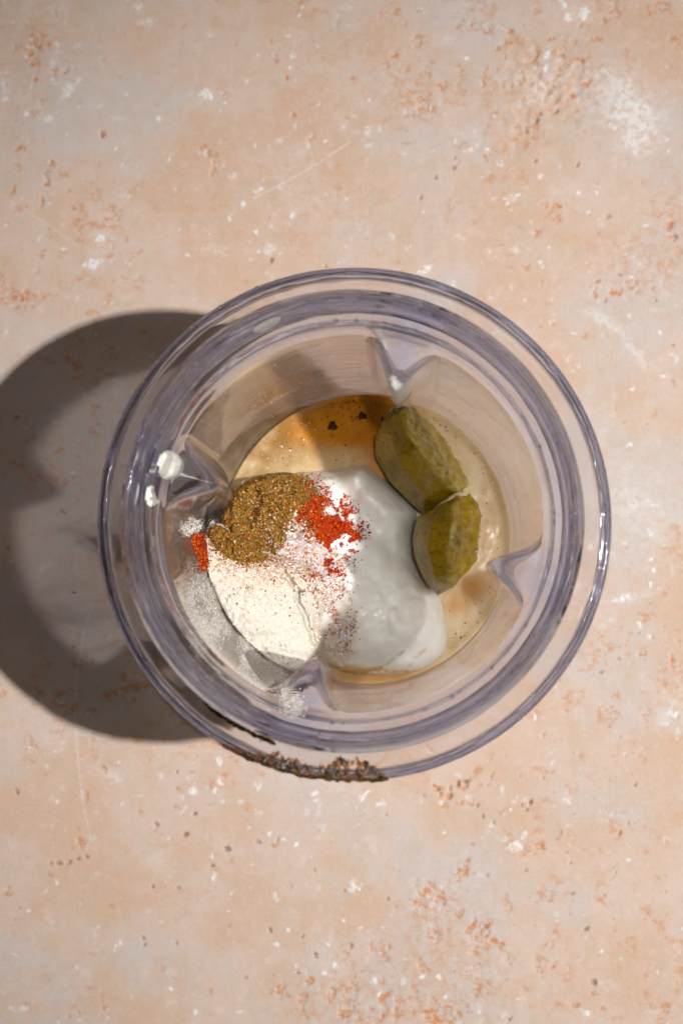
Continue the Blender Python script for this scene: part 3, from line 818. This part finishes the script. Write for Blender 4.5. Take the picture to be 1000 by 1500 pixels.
o = grains("stray_grains", scatter(z_flour, FLP, 420, .00006, dens=lambda x, y: np.clip(np.exp(-(at(400, 820, .05)[1] - y) / .006), 0, 1)), .00010 + .00024 * rng.random(420) ** 1.6, CCOL, M['grain'], cumin); o['kind'] = 'stuff'
pap = thing("paprika_patch", "bright red paprika scattered over the white yogurt beside the brown spice", "paprika")
field_mesh("powder_bed", z_pap, PAP, .00030, M['paprika'], pap, margin=-.0014)
PCOL = [(.36,.022,.002),(.23,.009,.002),(.48,.055,.003),(.11,.005,.002),(.58,.15,.012)]
o = grains("spice_grains", scatter(z_pap, PAP, 8500, .00010, spill=.0036, dens=lambda x, y: np.clip(.45 + 2.2 * fbm(x * 420, y * 420, seed=75), .03, 1)), .00008 + .00030 * rng.random(8500) ** 3, PCOL, M['grain'], pap, probs=[.34,.26,.22,.10,.08]); o['kind'] = 'stuff'

salt = thing("salt_sprinkle", "pale lilac white salt sprinkled between the red paprika and cream flour", "salt")
field_mesh("salt_bed", z_sal, SAL, .00032, M['saltbed'], salt, margin=-.0012)
SCOL = [(.72,.68,.70),(.80,.78,.80),(.64,.55,.50),(.50,.24,.10),(.42,.10,.03)]
o = grains("salt_crystals", scatter(z_sal, SAL, 7000, .00008, spill=.0034, dens=lambda x, y: np.clip(.5 + 1.8 * fbm(x * 380, y * 380, seed=85), .05, 1)), .00007 + .00024 * rng.random(7000) ** 3, SCOL, M['salt'], salt, cube=True, probs=[.28,.18,.20,.17,.17]); o['kind'] = 'stuff'

SM = blob_poly([(284,790),(298,786),(304,802),(303,832),(295,838),(288,815)], 0.052)
def z_sm(x, y):
    d = poly_sd(x, y, SM) + fbm(x * 500, y * 500, seed=91) * .0006
    return 0.0505 + .0022 * (1 - np.exp(-np.clip(d, 0, None) / .0012)) + .0004 * fbm(x * 900, y * 900, seed=92), d

# ------------------------------------------------------------------ things that cling to the cup's wall
def on_wall(px, py, lift=0.0003):
    """where the line of sight through a photo position meets the inner wall (flutes included)"""
    px = np.atleast_1d(np.asarray(px, float)); py = np.atleast_1d(np.asarray(py, float))
    d = ray(px, py)
    out = np.zeros((len(px), 3)); done = np.zeros(len(px), bool)
    for z in np.arange(0.1395, 0.012, -0.0003):
        t = (z - CP[2]) / d[:, 2]
        p = CP + d * t[:, None]
        r = np.hypot(p[:, 0], p[:, 1]); a = np.arctan2(p[:, 1], p[:, 0])
        w = wall_r(z) - rib_depth(a % (2 * math.pi), np.full(len(px), z)) - lift
        hit = (r >= w) & ~done
        if hit.any():
            k = (w / r)[:, None]
            q = p.copy(); q[:, :2] *= np.minimum(k, 1)
            out[hit] = q[hit]; done |= hit
    return out, done

def wall_patch(name, outline, thick, mat, sp=2.0, lift=.0002, soft=4.0, seed=0, parent=None):
    """a smear of something on the wall: a grid over the outline, laid on the wall and bulging inwards"""
    P = smooth_poly(outline, 4)
    xs = np.arange(P[:, 0].min() - 2, P[:, 0].max() + 2, sp); ys = np.arange(P[:, 1].min() - 2, P[:, 1].max() + 2, sp)
    gx_, gy_ = np.meshgrid(xs, ys, indexing='ij')
    d = poly_sd(gx_, gy_, P)
    w, done = on_wall(gx_.ravel(), gy_.ravel(), lift)
    dd = d.ravel()
    b = thick * (1 - np.exp(-np.clip(dd, 0, None) / soft)) * (0.8 + 0.35 * fbm(gx_.ravel() / 22, gy_.ravel() / 22, seed=seed, octaves=2))
    r = np.hypot(w[:, 0], w[:, 1]); k = 1 - b / np.maximum(r, 1e-6)
    w[:, 0] *= k; w[:, 1] *= k; w[:, 2] += b * .3
    keep = ((dd > -sp * .8) & done)
    f = grid_faces(len(xs), len(ys), keep.reshape(gx_.shape))
    if len(f): f = f[np.linalg.norm(w[f] - w[np.roll(f, 1, axis=1)], axis=2).max(1) < .0045 * sp]   # no sliver across a flute's edge
    if len(f) == 0: return None
    v, f, (cv,) = compact(w, f, [np.clip(dd / soft * .6 + .25, 0, 1)])
    return mesh_obj(name, v, f, mat, parent, attrs={"cover": cv})

SME = [  # part yogurt, part painted stand-in for refraction through the ribs
 ([(570,552),(578,546),(590,560),(600,556),(606,568),(600,582),(590,590),(578,592),(571,574)], .0007, "milky yogurt smear and painted refraction on the back rib just above the upper pickle"),
 ([(536,478),(548,473),(560,487),(569,508),(565,514),(555,500),(546,488)], .0006, "narrow pale yogurt streak and painted refraction high on the back rib's left flank"),
]
for k, (pl, thk, lab) in enumerate(SME):
    o = wall_patch("yogurt_refraction_smear", pl, thk, M['dab'] if thk > .001 else M['smear'], 1.0, seed=100 + k)
    if o: tag(o, lab, "yogurt smear", "yogurt smears and painted refraction on the back wall")
DAB = [
 ([(232,668),(246,660),(262,668),(266,684),(254,700),(238,700),(230,686)], .0030, "round white yogurt dab on the left rib's tip"),
 ([(212,716),(222,712),(228,728),(232,736),(220,742),(213,734)], .0006, "small white yogurt dab just below the left rib's round dab"),
 ([(372,480),(392,468),(410,463),(408,472),(390,482),(374,487)], .0006, "long white yogurt streak on the upper left collar"),
]
for k, (pl, thk, lab) in enumerate(DAB):
    o = wall_patch("yogurt_dab", pl, thk, M['dab'], 0.9, soft=12, seed=120 + k)
    if o: tag(o, lab, "yogurt dab", "yogurt dabs on the cup's left side")

# small red patch and flour lumps on the left wall
P = smooth_poly([(282,788),(296,784),(303,800),(304,826),(297,836),(290,815)], 4)
def scatter_wall(P, n, lift=.0003, spread=0.0, soft=None):
    lo, hi = P.min(0) - spread, P.max(0) + spread
    out = np.zeros((0, 3))
    while len(out) < n:
        p = lo + (hi - lo) * rng.random((n * 3, 2))
        d = poly_sd(p[:, 0], p[:, 1], P)
        pr = np.where(d > 0, 1, np.exp(d / max(spread * .4, .1)))
        if soft is not None: pr = pr * soft(p[:, 0], p[:, 1])
        p = p[rng.random(len(p)) < pr]
        if len(p) == 0: continue
        w, ok = on_wall(p[:, 0], p[:, 1], lift)
        out = np.concatenate([out, w[ok]])
    return out[:n]
rw = thing("paprika_dab", "small orange red paprika dab on the left wall beside the flour", "paprika")
o = wall_patch("powder_bed", [(282,788),(296,784),(303,800),(304,826),(297,836),(290,815)], .0012, M['paprika'], 1.5, seed=140, parent=rw)
o = grains("spice_grains", scatter_wall(P, 900, .0010, 5), .00009 + .00016 * rng.random(900), PCOL, M['grain'], rw); o['kind'] = 'stuff'

o = wall_patch("flour_lump", [(306,768),(316,760),(327,764),(328,776),(318,786),(308,782)], .0022, M['flour'], 0.9, soft=6, seed=150)
if o: tag(o, "round cream flour lump at the brown spice heap's left edge", "flour lump")
o = grains("flour_lump", scatter_wall(smooth_poly([(268,772),(280,762),(294,766),(290,778),(274,784)], 4), 700, .0002, 5), .00005 + .00022 * rng.random(700) ** 3, FCOL, M['dust'], None)
tag(o, "loose powdery flour patch on the left wall above the paprika dab", "flour patch")

# flour dust on the wall: nobody could count it
D1 = smooth_poly([(300,850),(318,880),(345,925),(385,968),(415,985),(395,995),(350,985),(310,950),(285,900),(280,860)], 4)
def streaks(x, y): return np.clip(0.35 + 1.3 * fbm(x / 26, y / 40, seed=160, octaves=4), 0, 1)
o = grains("flour_dust", scatter_wall(D1, 20000, .00012, 24, streaks), .00003 + .00012 * rng.random(20000) ** 3, FCOL, M['dust'], None)
tag(o, "fine flour dust clinging to the lower left inner wall", "flour dust", None, "stuff")
P2 = smooth_poly([(414,1016),(426,1014),(438,1024),(442,1038),(432,1048),(420,1040)], 4)
o = grains("salt_clump", scatter_wall(P2, 900, .0003, 8), .00006 + .00020 * rng.random(900) ** 2, FCOL, M['dust'], None)
tag(o, "white salt clump stuck on the front rib of the cup", "salt", None, None)
# stray specks on the wall
P3 = smooth_poly([(300,600),(420,480),(520,470),(560,540),(470,580),(380,620),(320,690)], 4)
o = grains("wall_specks", np.concatenate([scatter_wall(P3, 90, .0002, 30), scatter_wall(smooth_poly([(380,590),(430,545),(470,560),(440,600)], 3), 160, .0002, 14)]), .00005 + .00010 * rng.random(250), CCOL + SCOL[:1] * 3, M['grain'], None)
tag(o, "tiny spice specks dotted over the upper left inner wall", "spice specks", None, "stuff")

# ================================================================== specks and drops in the liquid
def in_liquid(n, cx, cy, rx, ry, z=ZL + .0002):
    out = np.zeros((0, 3))
    while len(out) < n:
        q = rng.normal(size=(n, 2)) * [rx, ry] + [cx, cy]
        p = at(q[:, 0], q[:, 1], np.full(n, z))
        ok = (np.hypot(p[:, 0], p[:, 1]) < rl - .0006) & (poly_sd(p[:, 0], p[:, 1], YP) < -.001)
        out = np.concatenate([out, p[ok]])
    return out[:n]
pos = np.concatenate([in_liquid(150, 510, 590, 45, 14), in_liquid(130, 500, 630, 60, 30), in_liquid(60, 690, 700, 40, 60), in_liquid(60, 720, 800, 20, 70), in_liquid(40, 640, 620, 40, 30), in_liquid(25, 690, 940, 40, 40)])
o = grains("floating_specks", pos, .00010 + .00024 * rng.random(len(pos)) ** 2, [(.38,.06,.008),(.24,.03,.006),(.50,.14,.015),(.12,.03,.008)], M['wet'], None)
tag(o, "tiny red brown spice specks floating on the cloudy liquid", "spice specks", None, "stuff")
pos = np.concatenate([in_liquid(60, 410, 650, 40, 30), in_liquid(50, 720, 780, 22, 90), in_liquid(20, 680, 950, 30, 30)])
o = grains("floating_flecks", pos, .00010 + .00014 * rng.random(len(pos)), [(.72,.66,.52),(.78,.74,.64)], M['wet'], None, stretch=1.3)
tag(o, "pale little flecks floating on the cloudy liquid", "flecks", None, "stuff")
def drop(px, py, r, label):
    c = at(px, py, ZL + .0002); n, m = 20, 6; vs = [(0, 0, r * .45)]; fs = []
    for i in range(1, m + 1):
        for k in range(n):
            a = 2 * math.pi * k / n; q = r * i / m * (1 + .16 * math.sin(3 * a + px) + .1 * math.sin(5 * a + py))
            vs.append((q * math.cos(a), q * math.sin(a), r * .45 * math.cos(i / m * math.pi / 2)))
    fs = [(0, 1 + k, 1 + (k + 1) % n, 1 + (k + 1) % n) for k in range(n)]
    me = bpy.data.meshes.new("sauce_drop")
    F = [(0, 1 + k, 1 + (k + 1) % n) for k in range(n)]
    for i in range(m - 1):
        for k in range(n):
            F.append((1 + i * n + k, 1 + (i + 1) * n + k, 1 + (i + 1) * n + (k + 1) % n, 1 + i * n + (k + 1) % n))
    me.from_pydata(vs, [], F); me.polygons.foreach_set("use_smooth", [True] * len(F)); me.materials.append(M['sauce'])
    o = bpy.data.objects.new("sauce_drop", me); C.objects.link(o); o.location = c
    tag(o, label, "sauce drop", "dark sauce drops on the amber swirl")
drop(487, 624, .00120, "dark brown sauce drop nearer the spice heap")
drop(530, 609, .00105, "dark brown sauce drop nearer the upper pickle")

# ================================================================== pickles
def pickle(name, pts, plane, label, seed):
    """pts: (px, py, z) hull corners; plane: three (px, py, z) on the cut that parts skin from flesh (flesh on the right of the ridge)"""
    bm = bmesh.new()
    for px, py, z in pts: bm.verts.new(at(px, py, z))
    bmesh.ops.convex_hull(bm, input=bm.verts)
    for vtx in [q for q in bm.verts if not q.link_faces]: bm.verts.remove(vtx)
    bmesh.ops.triangulate(bm, faces=bm.faces)
    for _ in range(5):
        long = [e for e in bm.edges if e.calc_length() > .0011]
        if not long: break
        bmesh.ops.subdivide_edges(bm, edges=long, cuts=1, use_grid_fill=True)
        bmesh.ops.triangulate(bm, faces=[q for q in bm.faces if len(q.verts) > 3])
    for _ in range(1): bmesh.ops.smooth_vert(bm, verts=bm.verts, factor=.5, use_axis_x=True, use_axis_y=True, use_axis_z=True)
    me = bpy.data.meshes.new(name); bm.to_mesh(me); bm.free()
    n = len(me.vertices)
    co = np.zeros(n * 3, np.float32); me.vertices.foreach_get("co", co); co = co.reshape(-1, 3).astype(float)
    no = np.zeros(n * 3, np.float32); me.vertices.foreach_get("normal", no); no = no.reshape(-1, 3).astype(float)
    a, b, c = (at(*q) for q in plane)
    nn = np.cross(b - a, c - a); nn /= np.linalg.norm(nn)
    if nn[0] < 0: nn = -nn
    s = (co - a) @ nn
    s = s + .0005 * fbm(co[:, 0] * 400, co[:, 1] * 400, co[:, 2] * 400, seed=seed)
    flesh = sstep(-.0004, .0004, s)
    rim = np.exp(-((s - .0002) / .0008) ** 2)
    g = fbm(co[:, 0] * 220, co[:, 1] * 220, co[:, 2] * 220, seed=seed + 1)
    g2 = fbm(co[:, 0] * 520, co[:, 1] * 520, co[:, 2] * 520, seed=seed + 2, octaves=3)
    disp = .0005 * g + flesh * (.0011 * g2 - .0006 * sstep(.0006, .0022, s) + .0010 * fbm(co[:, 0] * 140, co[:, 1] * 140, co[:, 2] * 140, seed=seed + 5)) + rim * .0003
    co = co + no * disp[:, None]
    me.vertices.foreach_set("co", co.astype(np.float32).ravel())
    me.polygons.foreach_set("use_smooth", np.ones(len(me.polygons), bool))
    for an, av in (("flesh", flesh), ("rim", rim)):
        q = me.attributes.new(an, 'FLOAT', 'POINT'); q.data.foreach_set("value", av.astype(np.float32))
    me.materials.append(M['pickle']); me.update()
    o = bpy.data.objects.new(name, me); C.objects.link(o)
    return tag(o, label, "pickle", "pickle chunks in the cup")
pickle("pickle_chunk", [(574,596,.036),(588,594,.036),(606,597,.034),(640,632,.030),(662,662,.029),(681,702,.029),(682,712,.033),(672,719,.036),(648,735,.034),(620,753,.027),
                        (596,732,.027),(566,700,.027),(549,668,.026),(549,640,.029),(560,614,.034),
                        (592,628,.042),(612,655,.0425),(640,692,.042),(660,714,.040),(570,640,.036),(588,690,.037),(620,730,.035),
                        (560,620,.014),(640,650,.014),(670,705,.014),(610,735,.014),(565,690,.014)],
       [(588,612,.041),(612,655,.0425),(664,715,.038)], "upper olive green pickle chunk standing in the amber liquid", 200)
pickle("pickle_chunk", [(612,757,.033),(640,740,.037),(668,728,.040),(690,721,.038),(701,732,.036),(706,760,.034),(705,796,.033),(698,826,.034),(680,847,.036),(662,860,.035),(640,874,.030),(622,852,.030),
                        (606,815,.030),(603,788,.031),(664,745,.0425),(660,800,.044),(662,842,.040),(632,765,.040),(625,805,.041),(638,845,.038),
                        (620,780,.014),(690,750,.014),(690,820,.014),(640,850,.014)],
       [(665,742,.042),(659,800,.044),(662,845,.030)], "lower olive green pickle chunk leaning against the yogurt's right side", 230)

# ================================================================== residue on the flange
def residue(label, arc, r0, r1, seed, ng, dark):
    """a thin sticky film lying on the flange, with grains caught in it"""
    root = thing("spice_residue", label, "residue", group="dark residue on the flange")
    a0, a1 = arc
    n, m = 260, 26
    q, w = np.meshgrid(np.linspace(0, 1, n), np.linspace(0, 1, m), indexing='ij')
    env = np.clip(q / .5, 0, 1) ** .7 * np.clip((1 - q) / .10, 0, 1) ** .5
    A = a0 + (a1 - a0) * q
    nz = fbm(A * 26, w * 2, seed=seed); nf = fbm(A * 70, w * 5, seed=seed + 1)
    ro = r1 + (.0004 * nz + .0003 * nf) * env
    ri = r1 - (r1 - r0) * (env * (.80 + .5 * fbm(A * 26, A * 0, seed=seed + 5) + .12 * fbm(A * 120, A * 0, seed=seed + 6)) + .04)
    rr = ri + (ro - ri) * w
    edge = np.minimum(w, 1 - w * .98) * 2
    z = .1193 + .0006 * env * np.sqrt(np.clip(np.sin(math.pi * np.clip(w, 0, 1)), 0, 1)) * (.8 + .6 * nf) - np.where(rr > .0574, (rr - .0574) * 1.6, 0)
    cover = np.clip((dark + .75 * nz + .5 * nf + .6 * (w - .35)) * sstep(0, .25, edge + .2 * nf), 0, 1) * np.clip(env * 1.6, 0, 1)
    v = np.stack([rr * np.cos(A), rr * np.sin(A), z], -1).reshape(-1, 3)
    mesh_obj("residue_film", v, grid_faces(n, m), M['residue'], root, attrs={"cover": cover.ravel()})
    pick = rng.choice(n * m, ng, p=(cover.ravel() ** 2 + .0005) / (cover.ravel() ** 2 + .0005).sum())
    pos = v[pick] + rng.normal(size=(ng, 3)) * [.0002, .0002, .00008] + [0, 0, .0001]
    o = grains("residue_grains", pos, .00008 + .00024 * rng.random(ng) ** 3, [(.012,.006,.003),(.035,.014,.004),(.13,.050,.008),(.010,.009,.008),(.24,.14,.05)], M['wet'], root, probs=[.42,.28,.12,.15,.03])
    o['kind'] = 'stuff'
residue("dark brown granular residue smeared on the cup's front flange", (ang(322, 1066, .119), ang(570, 1142, .119)), .0526, .0582, 300, 260, .46)
residue("thin black residue streak beside the collar on the lower left flange", (ang(286, 1030, .119), ang(404, 1092, .119)), .0511, .0527, 320, 160, .95)

# ================================================================== clear beads added to make glints on the collar
n = 240
a = rng.random(n) * 2 * math.pi
q = rng.random(n)
rr_ = np.where(q < .45, .0468 + .0022 * rng.random(n), np.where(q < .7, .0446, .0573))
zz = np.where(q < .45, .1404, np.where(q < .7, .1280 + .0008 * rng.random(n), .1196))
vs = []; fs = []
bm = bmesh.new(); bmesh.ops.create_icosphere(bm, subdivisions=2, radius=1); bv = np.array([p.co[:] for p in bm.verts]); bf = np.array([[p.index for p in fc.verts] for fc in bm.faces]); bm.free()
sz = .00012 + .00042 * rng.random(n) ** 2.5
bv2 = bv[None] * sz[:, None, None] * [1, 1, .8] + np.stack([rr_ * np.cos(a), rr_ * np.sin(a), zz], 1)[:, None, :]
bead_f = (bf[None] + (np.arange(n) * len(bv))[:, None, None]).reshape(-1, 3)
nv = n * len(bv)
o = mesh_obj("glint_beads", bv2.reshape(-1, 3), bead_f, M['plastic'], None, attrs={"thick": np.zeros(nv), "thin_wall": np.zeros(nv)})
tag(o, "tiny clear water beads dotted around the cup's collar", "water beads", None, "stuff")
